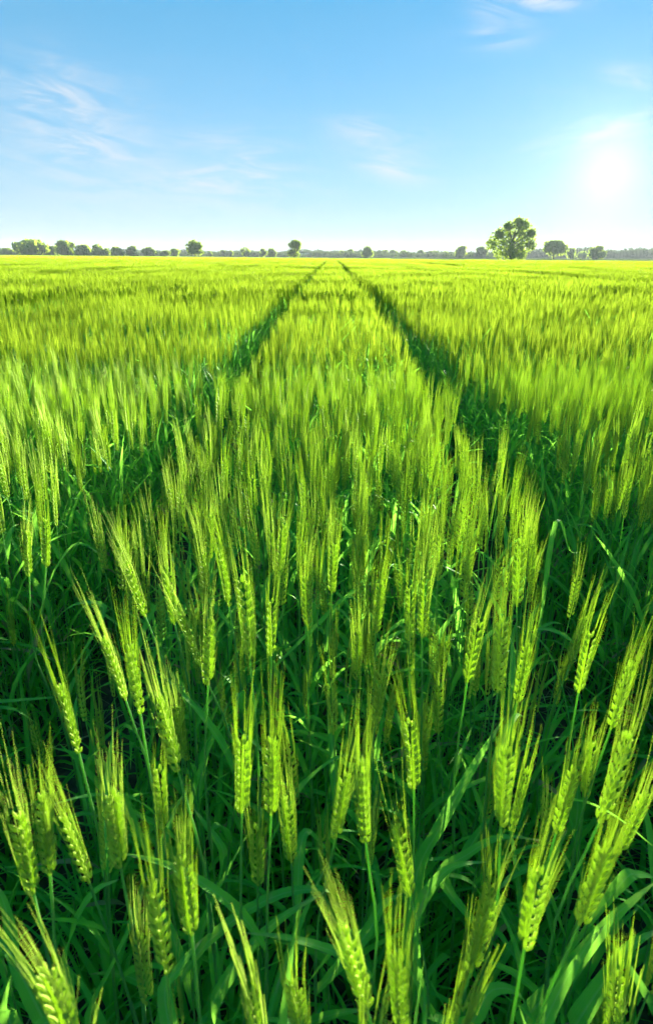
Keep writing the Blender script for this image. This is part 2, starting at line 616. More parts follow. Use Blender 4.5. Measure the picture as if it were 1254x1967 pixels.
sheet('ground', [(-6000, -3000), (6000, -3000), (6000, 9000), (-6000, 9000)], -.012, M_MEADOW, kind='structure', label='green meadow land reaching from the field to the horizon')
sheet('field_soil', [(-260, -40), (110, -40), (110, field_end(110) - .4), (-260, field_end(-260))], -.006, M_SOIL, kind='structure', label='dark soil under the wheat crop')
sheet('field_margin', [(-260, field_end(-260)), (110, field_end(110) - .3), (110, field_end(110) + 9), (-260, field_end(-260) + 14)], -.002, M_MARGIN, kind='structure', label='dry grassy strip along the far edge of the field')
# near soil with clods and slightly sunken wheel tracks
gx = np.linspace(-2.2, 2.2, 150)
gy = np.linspace(-.8, 5.2, 190)
X, Y = np.meshgrid(gx, gy)
Z = .004 + .010 * rng.random(X.shape) + .008 * np.sin(X * 9 + 1.7 * np.sin(Y * 5)) * np.sin(Y * 8 + X * 3)
for c, w in TRACKS[:2]:
    Z -= .02 * np.exp(-((X - c) / (w * .55)) ** 2)
edge = np.minimum(np.minimum(X + 2.2, 2.2 - X), np.minimum(Y + .8, 5.2 - Y))
Z = np.where(edge < .03, -.02, Z + .02)
mb = MB()
mb.grid(np.stack([X, Y, Z], -1), 0)
obj('soil', mb.mesh('soil', [M_SOIL]), kind='structure', label='clodded dark soil with two wheel tracks between the wheat')

# ------------------------------------------------------------------ traced foreground stalks: (base x, y, tip x, y) of the ear in the photograph
FRONT = [(65, 1715, 32, 1555), (97, 1680, 78, 1510), (232, 1665, 212, 1510), (172, 1695, 118, 1558), (320, 1865, 290, 1695), (369, 1795, 345, 1630),
         (315, 1590, 300, 1465), (465, 1560, 468, 1405), (521, 1565, 522, 1410), (560, 1655, 550, 1528), (495, 1700, 492, 1575), (145, 2030, 97, 1840),
         (592, 2020, 550, 1880), (702, 1615, 690, 1450), (644, 1610, 664, 1480), (787, 1720, 762, 1583), (795, 1515, 790, 1370), (704, 1940, 660, 1760),
         (772, 1985, 757, 1818), (904, 1865, 937, 1720), (1007, 1820, 1034, 1655), (962, 1585, 972, 1430), (982, 1595, 1012, 1472), (1067, 1600, 1107, 1465),
         (1112, 1775, 1177, 1610), (1150, 1580, 1222, 1402), (1187, 1640, 1250, 1515), (1137, 1985, 1177, 1880), (280, 1185, 242, 1072), (283, 1178, 277, 1095),
         (336, 1200, 317, 1087), (385, 1280, 345, 1165), (400, 1315, 400, 1182), (440, 1165, 425, 1050), (480, 1265, 472, 1100), (521, 1260, 519, 1145),
         (592, 1210, 587, 1102), (242, 1345, 202, 1217), (270, 1370, 245, 1228), (152, 1445, 117, 1307), (342, 1480, 302, 1325), (350, 1455, 346, 1350),
         (27, 1240, 19, 1172), (57, 1107, 48, 1015), (89, 1090, 90, 990), (402, 1080, 405, 985), (537, 1100, 545, 1000), (637, 1140, 640, 1037),
         (722, 1215, 730, 1110), (785, 1230, 786, 1120), (810, 1225, 815, 1095), (840, 1115, 847, 1020), (897, 1310, 917, 1185), (955, 1330, 967, 1180),
         (992, 1350, 1015, 1228), (1095, 1275, 1127, 1180), (1110, 1330, 1135, 1205), (1172, 1400, 1210, 1267), (1122, 1530, 1140, 1415), (685, 1305, 688, 1205),
         (640, 1410, 638, 1305), (720, 1395, 737, 1280), (740, 1425, 755, 1330), (842, 1410, 840, 1308), (812, 1480, 815, 1390), (992, 1165, 1000, 1032),
         (1015, 1120, 1025, 1030), (1030, 1195, 1033, 1120)]


def solve_ear(bx, by, tx, ty, want):
    best = None
    for z in np.linspace(.50, .82, 65):
        b = at_z(bx, by, z)
        t = at_y(tx, ty, b.y - .006)
        L = (t - b).length
        c = abs(L - want) + .10 * abs(z - .70)
        if best is None or c < best[0]:
            best = (c, b, t, L)
    return best[1:]


# large blades traced in the photograph: nearest ear index, polyline of pixels, distance from the camera plane, width
BLADES = [([(385, 1800), (425, 1700), (478, 1598)], .60, .021), ([(320, 1930), (400, 1810), (520, 1725), (615, 1708), (640, 1722)], .50, .021),
          ([(405, 1950), (455, 1850), (530, 1770), (625, 1712)], .46, .022), ([(128, 1890), (140, 1790), (180, 1715), (232, 1688)], .50, .019),
          ([(175, 1985), (220, 1850), (262, 1760), (280, 1690)], .47, .018), ([(318, 1930), (345, 1860), (392, 1800)], .40, .016),
          ([(795, 1700), (850, 1580), (905, 1480), (968, 1378)], .62, .024), ([(790, 1790), (825, 1710), (870, 1665), (940, 1655)], .55, .021),
          ([(850, 1690), (900, 1640), (965, 1608), (1045, 1616)], .60, .018), ([(580, 1612), (625, 1628), (682, 1668)], .62, .013),
          ([(1100, 1600), (1105, 1470), (1085, 1340), (1062, 1262)], .85, .024), ([(80, 1175), (105, 1100), (150, 1044), (212, 1078)], 1.25, .018),
          ([(-20, 1352), (30, 1362), (75, 1392)], .9, .016), ([(1000, 1990), (1080, 1880), (1170, 1770), (1262, 1690)], .46, .026),
          ([(1090, 1990), (1150, 1900), (1210, 1820), (1275, 1780)], .42, .024), ([(830, 1990), (805, 1890), (800, 1800), (815, 1720)], .48, .016),
          ([(1005, 1900), (985, 1800), (945, 1720)], .50, .016), ([(700, 1800), (735, 1740), (775, 1715)], .55, .02),
          ([(560, 1540), (600, 1490), (655, 1452), (700, 1462)], .72, .013), ([(360, 1580), (385, 1480), (420, 1400), (438, 1350)], .78, .015),
          ([(430, 1640), (400, 1590), (370, 1550)], .66, .014), ([(620, 1190), (660, 1150), (720, 1118), (756, 1110)], 1.05, .012),
          ([(835, 1240), (860, 1195), (905, 1140)], 1.0, .015), ([(1065, 1010), (1095, 1060), (1130, 1055)], 1.3, .012),
          ([(20, 1967), (30, 1850), (10, 1740), (-15, 1690)], .46, .02), ([(55, 1900), (20, 1830), (-25, 1790)], .42, .022),
          ([(1050, 1700), (1065, 1640), (1090, 1590)], .6, .018), ([(235, 1530), (265, 1560), (310, 1610)], .62, .015),
          ([(900, 1967), (940, 1905), (990, 1905), (1020, 1950)], .42, .018), ([(200, 1180), (150, 1160), (100, 1200), (80, 1260)], 1.05, .014),
          ([(640, 1600), (655, 1640), (690, 1680)], .62, .014), ([(1190, 1700), (1225, 1680), (1270, 1690)], .52, .018)]

spk_mesh = MB()
spk_mesh.add(SPK[0])
spk_mesh = spk_mesh.mesh('spikelet', [M_EAR])

front = []
for i, (bx, by, tx, ty) in enumerate(FRONT):
    r_ = random.Random(100 + i)
    b, t, L = solve_ear(bx, by, tx, ty, .098)
    root = Vector((b.x + r_.uniform(-.03, .03) - (t.x - b.x) * 1.0, b.y + r_.uniform(-.01, .06), 0))
    root.z = .012
    front.append(dict(b=b, t=t, L=L, root=root, px=(tx, ty), i=i))

blade_of = {}
for k, (pl, Yd, w) in enumerate(BLADES):
    p0 = at_y(*pl[0], Yd)
    j = min(range(len(front)), key=lambda q: (front[q]['root'].x - p0.x) ** 2 + (front[q]['root'].y - p0.y) ** 2 + .0015 * len(blade_of.get(q, [])))
    blade_of.setdefault(j, []).append(k)

front_xy = []
for f in front:
    i = f['i']
    r_ = random.Random(300 + i)
    root = f['root']
    st = empty('wheat_stalk', root, category='wheat', group='bearded wheat stalks at the front of the middle bed')
    f['obj'] = st
    b = f['b'] - root
    t = f['t'] - root
    d = (t - b).normalized()
    C = bez([(0, 0, -.03), tuple(Vector((b.x * .22, b.y * .3, b.z * .4)))] + [tuple(b - d * .09 * 2.0 + Vector((r_.uniform(-.006, .006), 0, 0))), tuple(b)], 12)
    mb = MB()
    tube(mb, C, np.linspace(.0023, .0012, 12), 6)
    for fz in (.33, .62):                                  # stem nodes
        k = int(fz * 11)
        tube(mb, C[k:k + 2] * [1, 1, 1] if k < 11 else C[k - 1:k + 1], [.0026, .0022], 6)
    obj('stem', mb.mesh('stem', [M_STEM]), st)
    nl = r_.choice((2, 3, 3)) if i not in blade_of else 1
    for k in range(nl):
        q = C[(3, 5, 7)[k]]
        mb = MB()
        cv = leaf_curve(r_, q[2], r_.uniform(.17, .30), r_.uniform(0, 6.283), r_.uniform(.55, .92), r_.uniform(.1, .8), q[0], q[1])
        blade(mb, bez(cv, 12), r_.uniform(.012, .019), r_.uniform(-1.4, 1.4))
        obj('leaf', veined(mb.mesh('leaf', [M_LEAF])), st)
    for k in blade_of.get(i, []):
        pl, Yd, w = BLADES[k]
        pts = [at_y(x, y, Yd + .05 * j / len(pl)) - root for j, (x, y) in enumerate(pl)]
        z0 = max(.02, min(pts[0].z - .08, b.z * .7))
        q = C[np.argmin(abs(C[:, 2] - z0))]
        if (Vector(q) - pts[0]).length > .02 and q[2] < pts[0].z:
            pts = [Vector(q)] + pts
        mb = MB()
        blade(mb, bez([tuple(p) for p in pts], 18), w, r_.uniform(-.5, .5), .22)
        obj('leaf', veined(mb.mesh('leaf', [M_LEAF])), st)
    # the ear: rachis, spikelets one by one, a brush of awns
    L = f['L'] * 1.0
    n = r_.choice((16, 17, 18, 19))
    phi = r_.uniform(-.7, .7) + (math.pi if r_.random() < .5 else 0)
    bx_, by_ = r_.uniform(-.05, .05), r_.uniform(-.05, .04)
    q = d.to_track_quat('Z', 'Y').to_matrix().to_4x4()
    E = Matrix.Translation(b) @ q @ Matrix.Rotation(phi, 4, 'Z')
    mb = MB()
    tube(mb, [(0, 0, 0), (0, 0, L * .45), (0, 0, L * .9)], [.0016, .0014, .0008], 5)
    ear = obj('ear', mb.mesh('ear', [M_EAR]), st)
    ear.matrix_local = E
    for M in ear_layout(L, n, r_):
        s = M.translation.z / L
        fat = Matrix.Diagonal((1.0, 1.0, 1, 1))
        o = obj('spikelet', spk_mesh, ear)
        o.matrix_local = Matrix.Translation((bx_ * s * s * L, by_ * s * s * L, 0)) @ fat @ M
    mb = MB()
    awns_into(mb, L, n, r_, .00028, 3, 5, 0, 2.7)
    V, Q, m = mb.block()
    mb.v = [bend_fn(V, L, bx_, by_)]
    mb.q, mb.mq = [Q], [m]
    obj('awns', mb.mesh('awns', [M_AWN]), ear, kind='stuff')
    front_xy.append((root.x, root.y))

# labels of the traced stalks: rows by height in the picture, counted from the left
ORD = ['first', 'second', 'third', 'fourth', 'fifth', 'sixth', 'seventh', 'eighth', 'ninth', 'tenth', 'eleventh', 'twelfth', 'thirteenth', 'fourteenth', 'fifteenth', 'sixteenth', 'seventeenth', 'eighteenth']
ROWS = [(1690, 2100, 'frontmost'), (1540, 1690, 'second'), (1440, 1540, 'third'), (1340, 1440, 'fourth'), (1240, 1340, 'fifth'), (1150, 1240, 'sixth'), (1070, 1150, 'seventh'), (900, 1070, 'eighth')]
for y0, y1, word in ROWS:
    row = sorted([f for f in front if y0 <= f['px'][1] < y1], key=lambda f: f['px'][0])
    for k, f in enumerate(row):
        bx, by, tx, ty = FRONT[f['i']]
        lean = 'leaning left' if tx - bx < -22 else ('leaning right' if tx - bx > 20 else 'standing upright')
        f['obj']['label'] = f"wheat stalk {lean}, {ORD[k]} ear from left in {word} row"

# ------------------------------------------------------------------ further single stalks: variants copied with their parts
VAR = []
for k in range(12):
    stem, leaves, e, a, E = stalk_blocks(1000 + k * 17, .70, random.Random(k).uniform(.088, .108), 1, .00036)
    parts = {}

    def bm(name, blk, slot):
        mb = MB()
        mb.add((blk[0], blk[1], np.zeros(len(blk[1]), np.int32)))
        return mb.mesh(name, [slot])
    parts['stem'] = bm('stem', stem, M_STEM)
    parts['leaves'] = [veined(bm('leaf', l, M_DRY if l[2][0] == 4 else M_LEAF)) for l in leaves]
    parts['ear'] = bm('ear', e, M_EAR)
    parts['awns'] = bm('awns', a, M_AWN)
    parts['E'] = Matrix(E.tolist())
    VAR.append(parts)


def visible(x, y, z=.75, mx=20):
    u, v, w = project((x, y, z))
    return w > .05 and -mx < u < PW + mx and v < PH + 60


r_ = random.Random(5)
ROWS_X = np.arange(-14.0, 14.0, .105)
near_pts = []
STEP = .036
NEAR_END = 2.0
yy = -1.2
while yy < NEAR_END:
    for rx in ROWS_X:
        x = rx + r_.gauss(0, .022)
        y = yy + r_.uniform(-.5, .5) * STEP
        if in_track(x, y) or abs(x) > 1.6 + .62 * max(y, 0):
            continue
        if y < .9 and abs(x) < .44 and r_.random() < .66:
            continue
        near_pts.append((x, y))
    yy += STEP
near_pts.sort(key=lambda p: math.hypot(p[0], p[1] + .1))
singles, crowd = [], []
for x, y in near_pts:
    d_ = math.hypot(x, y)
    if d_ < .20 or (abs(x) < .55 and y < .22 and y > -.3):
        continue
    inhero = y < 1.0 and abs(x) < .46
    if inhero and visible(x, y):
        # foreground: the traced ears own this place, only shorter shoots between them
        if y > .42 and r_.random() < .42 and min((x - a) ** 2 + (y - b) ** 2 for a, b in front_xy) > .0007:
            singles.append((x, y, r_.uniform(.80, .93)))
        else:
            crowd.append((x, y, 2 if y > .4 and r_.random() < .62 else 1))
        continue
    if visible(x, y) and len(singles) < 230 and y > .55:
        singles.append((x, y, r_.uniform(.93, 1.06)))
    else:
        crowd.append((x, y, 0))

names = {}
for zone, test, per, text in (('in the middle bed', lambda x: abs(x) < .52, 14, 'small wheat stalk in middle bed, {} from left in {} row behind front ears'),
                              ('left of the left wheel track', lambda x: x <= -.52, 9, 'small wheat stalk left of left wheel track, {} from left in {} row'),
                              ('right of the right wheel track', lambda x: x >= .52, 9, 'small wheat stalk right of right wheel track, {} from left in {} row')):
    q = [(project((x, y, .78 * s)), k) for k, (x, y, s) in enumerate(singles) if test(x)]
    q.sort(key=lambda t: -t[0][1])
    for n_ in range(0, len(q), per):
        for m_, (uv, k) in enumerate(sorted(q[n_:n_ + per], key=lambda t: t[0][0])):
            names[k] = ('smaller wheat stalks ' + zone, text.format(ORD[m_], ORD[n_ // per].replace('first', 'nearest')))
for k, (x, y, s) in enumerate(singles):
    p = VAR[r_.randrange(len(VAR))]
    key = (names[k][0], names[k][1])
    st = empty('wheat_stalk', (x, y, .012), r_.uniform(0, 6.28), category='wheat', group=key[0], label=key[1])
    st.scale = (s, s, s)
    obj('stem', p['stem'], st)
    for l in p['leaves']:
        obj('leaf', l, st)
    e = obj('ear', p['ear'], st)
    e.matrix_local = p['E']
    obj('awns', p['awns'], e, kind='stuff')


# ------------------------------------------------------------------ the crop beyond: one mass of instanced stalks and rows
def proto_collection(name, meshes):
    c = bpy.data.collections.new(name)
    for i, me in enumerate(meshes):
        o = bpy.data.objects.new(f"{name}_{i:02d}", me)
        c.objects.link(o)
    return c


def scatter(name, coll, P, rot, scl, idx, **props):
    me = bpy.data.meshes.new(name)
    n = len(P)
    me.vertices.add(n)
    me.vertices.foreach_set('co', np.asarray(P, np.float32).ravel())
    for nm, ty, arr, key in (('turn', 'FLOAT_VECTOR', rot, 'vector'), ('size', 'FLOAT_VECTOR', scl, 'vector'), ('pick', 'INT', idx, 'value')):
        at = me.attributes.new(nm, ty, 'POINT')
        at.data.foreach_set(key, np.asarray(arr, np.int32 if ty == 'INT' else np.float32).ravel())
    o = obj(name, me, **props)
    g = bpy.data.node_groups.new(name, 'GeometryNodeTree')
    g.interface.new_socket('Geometry', in_out='INPUT', socket_type='NodeSocketGeometry')
    g.interface.new_socket('Geometry', in_out='OUTPUT', socket_type='NodeSocketGeometry')
    gi, go = g.nodes.new('NodeGroupInput'), g.nodes.new('NodeGroupOutput')
    ci = g.nodes.new('GeometryNodeCollectionInfo')
    ci.inputs[0].default_value = coll
    ci.inputs['Separate Children'].default_value = True
    ci.inputs['Reset Children'].default_value = True
    ip = g.nodes.new('GeometryNodeInstanceOnPoints')
    ip.inputs['Pick Instance'].default_value = True
    g.links.new(gi.outputs[0], ip.inputs['Points'])
    g.links.new(ci.outputs[0], ip.inputs['Instance'])
    for nm, ty, sock in (('turn', 'FLOAT_VECTOR', 'Rotation'), ('size', 'FLOAT_VECTOR', 'Scale'), ('pick', 'INT', 'Instance Index')):
        na = g.nodes.new('GeometryNodeInputNamedAttribute')
        na.data_type = ty
        na.inputs[0].default_value = nm
        g.links.new(na.outputs[0], ip.inputs[sock])
    g.links.new(ip.outputs[0], go.inputs[0])
    md = o.modifiers.new('scatter', 'NODES')
    md.node_group = g
    return o


# full stalks near by
protos = []
shoot_blocks = []
for k in range(10):
    stem, leaves, e, a, E = stalk_blocks(3000 + k * 13, .70, random.Random(k + 50).uniform(.085, .108), 1, .0007)
    mb = MB()
    mb.add(stem)
    for l in leaves:
        mb.add(l)
    mb.add(e, E)
    mb.add(a, E)
    protos.append(mb.mesh('wheat_stalk', PLANT_MATS))
# leafy shoots without ear (undergrowth)
for k in range(6):
    r2 = random.Random(700 + k)
    mb = MB()
    for j in range(r2.choice((4, 5, 6))):
        cv = leaf_curve(r2, 0.0 if j < 3 else r2.uniform(.05, .18), r2.uniform(.22, .42), r2.uniform(0, 6.28), r2.uniform(.7, .97), r2.uniform(.05, .6), r2.uniform(-.01, .01), r2.uniform(-.01, .01))
        blade(mb, bez(cv, 8), r2.uniform(.008, .014), r2.uniform(-1.5, 1.5), .28, 3)
    shoot_blocks.append(mb.block())
    protos.append(mb.mesh('wheat_shoot', PLANT_MATS))
# thin straw and dead basal leaves
for k in range(3):
    r2 = random.Random(800 + k)
    mb = MB()
    for j in range(7):
        cv = leaf_curve(r2, r2.uniform(0, .05), r2.uniform(.08, .2), r2.uniform(0, 6.28), r2.uniform(.2, .8), r2.uniform(.3, 1.1))
        blade(mb, bez(cv, 6), r2.uniform(.003, .007), r2.uniform(-3, 3), .2, 3 if j % 3 else 4)
    protos.append(mb.mesh('basal_leaf', PLANT_MATS))
P, ROT, S, I = [], [], [], []
for x, y, kind in crowd:
    if kind == 0:
        s = r_.uniform(.90, 1.08)
        P.append((x, y, .01))
        ROT.append((0, 0, r_.uniform(0, 6.28)))
        S.append((s, s, s * r_.uniform(.93, 1.03)))
        I.append(r_.randrange(10))
    if kind == 2:
        s = r_.uniform(.76, .92)
        P.append((x, y, .01))
        ROT.append((0, 0, r_.uniform(0, 6.28)))
        S.append((s, s, s))
        I.append(r_.randrange(10))
    if kind == 1:
        s = r_.uniform(.8, 1.25)
        P.append((x, y, .01))
        ROT.append((r_.uniform(-.1, .1), r_.uniform(-.1, .1), r_.uniform(0, 6.28)))
        S.append((s, s, s))
        I.append(10 + r_.randrange(6))
for x, y in near_pts:
    if y < 4.5 and math.hypot(x, y) > .25 and not (abs(x) < .6 and -.35 < y < .3):
        for q in range(1):
            s = r_.uniform(.7, 1.25)
            P.append((x + r_.gauss(0, .03), y + r_.gauss(0, .03), .008))
            ROT.append((r_.uniform(-.12, .12), r_.uniform(-.12, .12), r_.uniform(0, 6.28)))
            S.append((s, s, s))
            I.append(10 + r_.randrange(9))
for k in range(520):
    x, y = r_.uniform(-.85, .85), r_.uniform(-.15, 1.2)
    s = r_.uniform(.75, 1.3)
    P.append((x, y, .008))
    ROT.append((r_.uniform(-.15, .15), r_.uniform(-.15, .15), r_.uniform(0, 6.28)))
    S.append((s, s, s * r_.uniform(.8, 1)))
    I.append(10 + (r_.randrange(6) if r_.random() < .75 else 6 + r_.randrange(3)))
near_coll = proto_collection('near_wheat', protos)
NEAR = (P, ROT, S, I)


def mini_stalk(mb, x, y, r2, ns, wid, H):
    """simple stalk for the middle distance: stem ribbon, two blades, an ear spindle and a few awns"""
    lx, ly = r2.gauss(0, .03), r2.gauss(-.005, .025)
    H = H * r2.uniform(.9, 1.07)
    L = r2.uniform(.085, .11)
    top = np.array([x + lx, y + ly, H])
    a = r2.uniform(0, 3.14)
    sx = np.array([math.cos(a), math.sin(a), 0]) * wid * .5
    b0 = np.array([x, y, .1])
    mb.raw([b0 - sx, b0 + sx, top + sx, top - sx], [[0, 1, 2, 3]], 2)
    for k in range(2):
        az, z0 = r2.uniform(0, 6.28), r2.uniform(.28, .58)
        cv = leaf_curve(r2, z0, r2.uniform(.16, .28), az, r2.uniform(.65, .95), r2.uniform(.1, .7), x + lx * .5, y + ly * .5)
        blade(mb, bez(cv, 4), r2.uniform(.010, .016) * max(1, wid / .003), r2.uniform(-1, 1), 0, 3, 2)
    d = unit(np.array([lx * 1.3 + r2.gauss(0, .03), ly * 1.3 + r2.gauss(0, .03), .7]))
    mb.grid(lobe(top, top + d * L, .0075 * max(1, wid / .004), 5, ((0, .4), (.25, 1), (.7, .9), (1, .2))), 0, True)
    for k in range(ns):
        s = r2.uniform(.25, .95)
        p = top + d * L * s
        az = r2.uniform(0, 6.28)
        e = p + d * r2.uniform(.07, .12) + np.array([math.cos(az), math.sin(az), 0]) * r2.uniform(.004, .022)
        w = np.array([math.sin(az), -math.cos(az), 0]) * wid * .32
        mb.raw([p - w, p + w, e + w * .2, e - w * .2], [[0, 1, 2, 3]], 1)


mid = []
for k in range(4):
    r2 = random.Random(900 + k)
    mb = MB()
    for j in range(300):                                  # patch 0.7 m wide, 2 m long, in drill rows
        mini_stalk(mb, -.30 + .1 * (j % 7) + r2.gauss(0, .022), r2.uniform(-1, 1), r2, 7, .0028, .70)
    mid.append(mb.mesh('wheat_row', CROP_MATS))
far = []
for k in range(3):
    r2 = random.Random(950 + k)
    mb = MB()
    for j in range(760):                                  # patch 0.9 m wide, 4 m long
        mini_stalk(mb, r2.uniform(-.45, .45), r2.uniform(-2, 2), r2, 4, .006, .70)
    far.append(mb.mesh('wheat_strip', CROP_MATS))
dist = []
for k in range(3):
    r2 = random.Random(980 + k)
    mb = MB()
    for j in range(380):                                  # unit strip: stretched in place to about 2 x 6 m
        x, y = r2.uniform(-.5, .5) * 1.6, r2.uniform(-.5, .5) * 6
        H = r2.uniform(.62, .86)
        a = r2.uniform(0, 3.14)
        s = np.array([math.cos(a), math.sin(a), 0]) * r2.uniform(.02, .05)
        b0, t0 = np.array([x, y, .1]), np.array([x + r2.gauss(0, .06), y + r2.gauss(0, .06), H])
        m0 = (b0 + t0) / 2 + s * .2
        mb.raw([b0 - s, b0 + s, m0 + s, m0 - s], [[0, 1, 2, 3]], 2)
        mb.raw([m0 - s, m0 + s, t0 + s * .3, t0 - s * .3], [[0, 1, 2, 3]], 0 if r2.random() < .7 else 1)
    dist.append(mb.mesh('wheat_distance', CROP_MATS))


def columns(target, y0, y1, step, half):
    """columns between the wheel tracks, cut to the crop's far edge"""
    cs = sorted(TRACKS)
    edges = [(-400, 0)] + cs + [(400, 0)]
    out = []
    for (c0, w0), (c1, w1) in zip(edges[:-1], edges[1:]):
        a, b = c0 + w0 / 2, c1 - w1 / 2
        n = max(1, round((b - a) / target))
        cw = (b - a) / n
        for i in range(n):
            x = a + (i + .5) * cw
            if abs(x) > half(y1):
                continue
            ys = np.arange(y0 + step / 2, y1, step)
            for y in ys:
                if abs(x) < half(y) and y + step * .5 < field_end(x):
                    out.append((x, y, cw))
    return out


def fill(meshes, base_w, target, y0, y1, step, half, off):
    for x, y, cw in columns(target, y0, y1, step, half):
        P.append((track_shift(x, y), y, 0))
        ROT.append((0, 0, math.pi * r_.randrange(2)))
        sx = cw / base_w * (1 if r_.random() < .5 else -1)
        S.append((sx, 1, r_.uniform(.95, 1.05) * (1 + .022 * math.sin(x * .31 + 1.3 * math.sin(y * .11)) * math.sin(y * .17 + x * .05))))
        I.append(off + r_.randrange(meshes))


def track_shift(x, y):
    c = min(TRACKS, key=lambda t: abs(t[0] - x))[0]
    return x + (track_center(c, y) - c if abs(x - c) < 1 else 0)


half = lambda y: 3 + .66 * y
chunks = []
for lod in (1, 2):
    for k in range(3 if lod == 1 else 4):                 # patch 0.7 x 0.7 m of drill rows, leafy below
        r2 = random.Random(600 + k + 50 * lod)
        mb = MB()
        for j in range(140):
            stem, leaves, e, a, E = stalk_blocks(5000 + lod * 900 + k * 100 + j, .70 * r2.uniform(.9, 1.07), r2.uniform(.085, .108), lod, .00036 if lod == 1 else .0005)
            T = np.array(Matrix.Translation((-.30 + .1 * (j % 7) + r2.gauss(0, .02), -.35 + .7 * (j // 7 + r2.uniform(.1, .9)) / 20, 0)) @ Matrix.Rotation(r2.uniform(0, 6.28), 4, 'Z'))
            mb.add(stem, T)
            for l in leaves:
                mb.add(l, T)
            mb.add(e, T @ E)
            mb.add(a, T @ E)
        for j in range(56 if lod == 1 else 28):
            me = shoot_blocks[r2.randrange(len(shoot_blocks))]
            mb.add(me, np.array(Matrix.Translation((r2.uniform(-.26, .26), r2.uniform(-.34, .34), 0)) @ Matrix.Rotation(r2.uniform(0, 6.28), 4, 'Z')))
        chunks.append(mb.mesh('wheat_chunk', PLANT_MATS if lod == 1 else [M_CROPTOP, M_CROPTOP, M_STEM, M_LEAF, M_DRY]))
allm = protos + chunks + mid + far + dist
o0 = len(protos)
fill(3, .70, .70, NEAR_END, 3.4, .7, half, o0)
fill(4, .70, .70, 3.4, 8.3, .7, half, o0 + 3)
o0 += 7
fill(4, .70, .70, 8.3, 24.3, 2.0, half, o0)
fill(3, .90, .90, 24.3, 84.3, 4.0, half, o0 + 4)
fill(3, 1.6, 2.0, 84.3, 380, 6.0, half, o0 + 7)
coll = proto_collection('wheat_crop', allm)
crop = scatter('wheat_crop', coll, P, ROT, S, I, kind='stuff', category='wheat crop',
               label='dense mass of green bearded wheat filling the field to its far edge')
print('INSTANCES', len(P), 'singles', len(singles), 'crowd', len(crowd))


# ------------------------------------------------------------------ trees
def tree_meshes(seed, H, W, trunk_h, leaves, lobes=9, leaf=.06, low=.12):
    """trunk with limbs, and a crown of leaf clumps; sizes in metres, base at origin"""
    r2 = random.Random(seed)
    g = np.random.default_rng(seed)
    t = MB()
    tr = H * .03 + .08
    tube(t, bez([(0, 0, -.3), (r2.uniform(-.1, .1), 0, trunk_h * .6), (r2.uniform(-.2, .2), 0, H * .62)], 7), np.linspace(tr * 1.3, tr * .4, 7), 8)
    cen = []
    for k in range(lobes):
        az = k * 2.4 + r2.uniform(-.5, .5)
        f = r2.uniform(.15, 1) ** .6
        z = trunk_h + (H - trunk_h) * r2.uniform(low, .84)
        rr = W / 2 * (1 - abs(2 * (z - trunk_h) / (H - trunk_h) - .85) ** 2.2 * .55)
        c = np.array([math.cos(az) * rr * f * .72, math.sin(az) * rr * f * .72, z])
        rad = W * r2.uniform(.13, .20)
        cen.append((c, rad))
        s = np.array([0, 0, trunk_h * r2.uniform(.75, 1.2)])
        tube(t, bez([s, s * .4 + c * .6 + [0, 0, -.08 * H], c], 5), np.linspace(tr * .5, tr * .1, 5), 5)
    for zf, rf in ((.18, .27), (.48, .32), (.76, .24)):
        cen.append((np.array([0, 0, trunk_h + (H - trunk_h) * zf]), W * rf))
    cr = MB()
    per = leaves // len(cen)
    V, = (np.zeros((0, 3)),)
    for c, rad in cen:
        p = unit(g.normal(size=(per, 3))) * (g.random((per, 1)) ** .28) * rad * np.array([1.08, 1.08, .86])
        p += unit(p + 1e-6) * g.normal(0, .10, (per, 1)) * rad
        p += c
        p[:, 2] = np.clip(p[:, 2], .15, H)
        ls = leaf * W * g.uniform(.5, 1.3, (per, 1))
        a = unit(g.normal(size=(per, 3)))
        b = unit(np.cross(a, g.normal(size=(per, 3))))
        q = np.stack([p - a * ls, p + b * ls * .6, p + a * ls, p - b * ls * .6], 1)
        cr.raw(q.reshape(-1, 3), np.arange(per * 4).reshape(-1, 4))
    return t.mesh('trunk', [M_BARK]), cr.mesh('crown', [M_TREE], False)


def tree(px, top, wpx, Dm, label, kind, seed, bush=.12, leaves=1500, lobes=9, leaf=.05, low=.1):
    p = at_y(px, top, Dm)
    a, b = at_y(px - wpx / 2, top, Dm), at_y(px + wpx / 2, top, Dm)
    H, W = p.z, (b - a).length
    root = empty(kind, (p.x, Dm, 0), 0, category='tree', label=label, group='trees beyond the field')
    t, c = tree_meshes(seed, H, W * 1.15, H * bush, leaves, lobes + seed % 4, leaf * (.8 + .1 * (seed % 5)), low)
    obj('trunk', t, root)
    obj('crown', c, root)
    return root


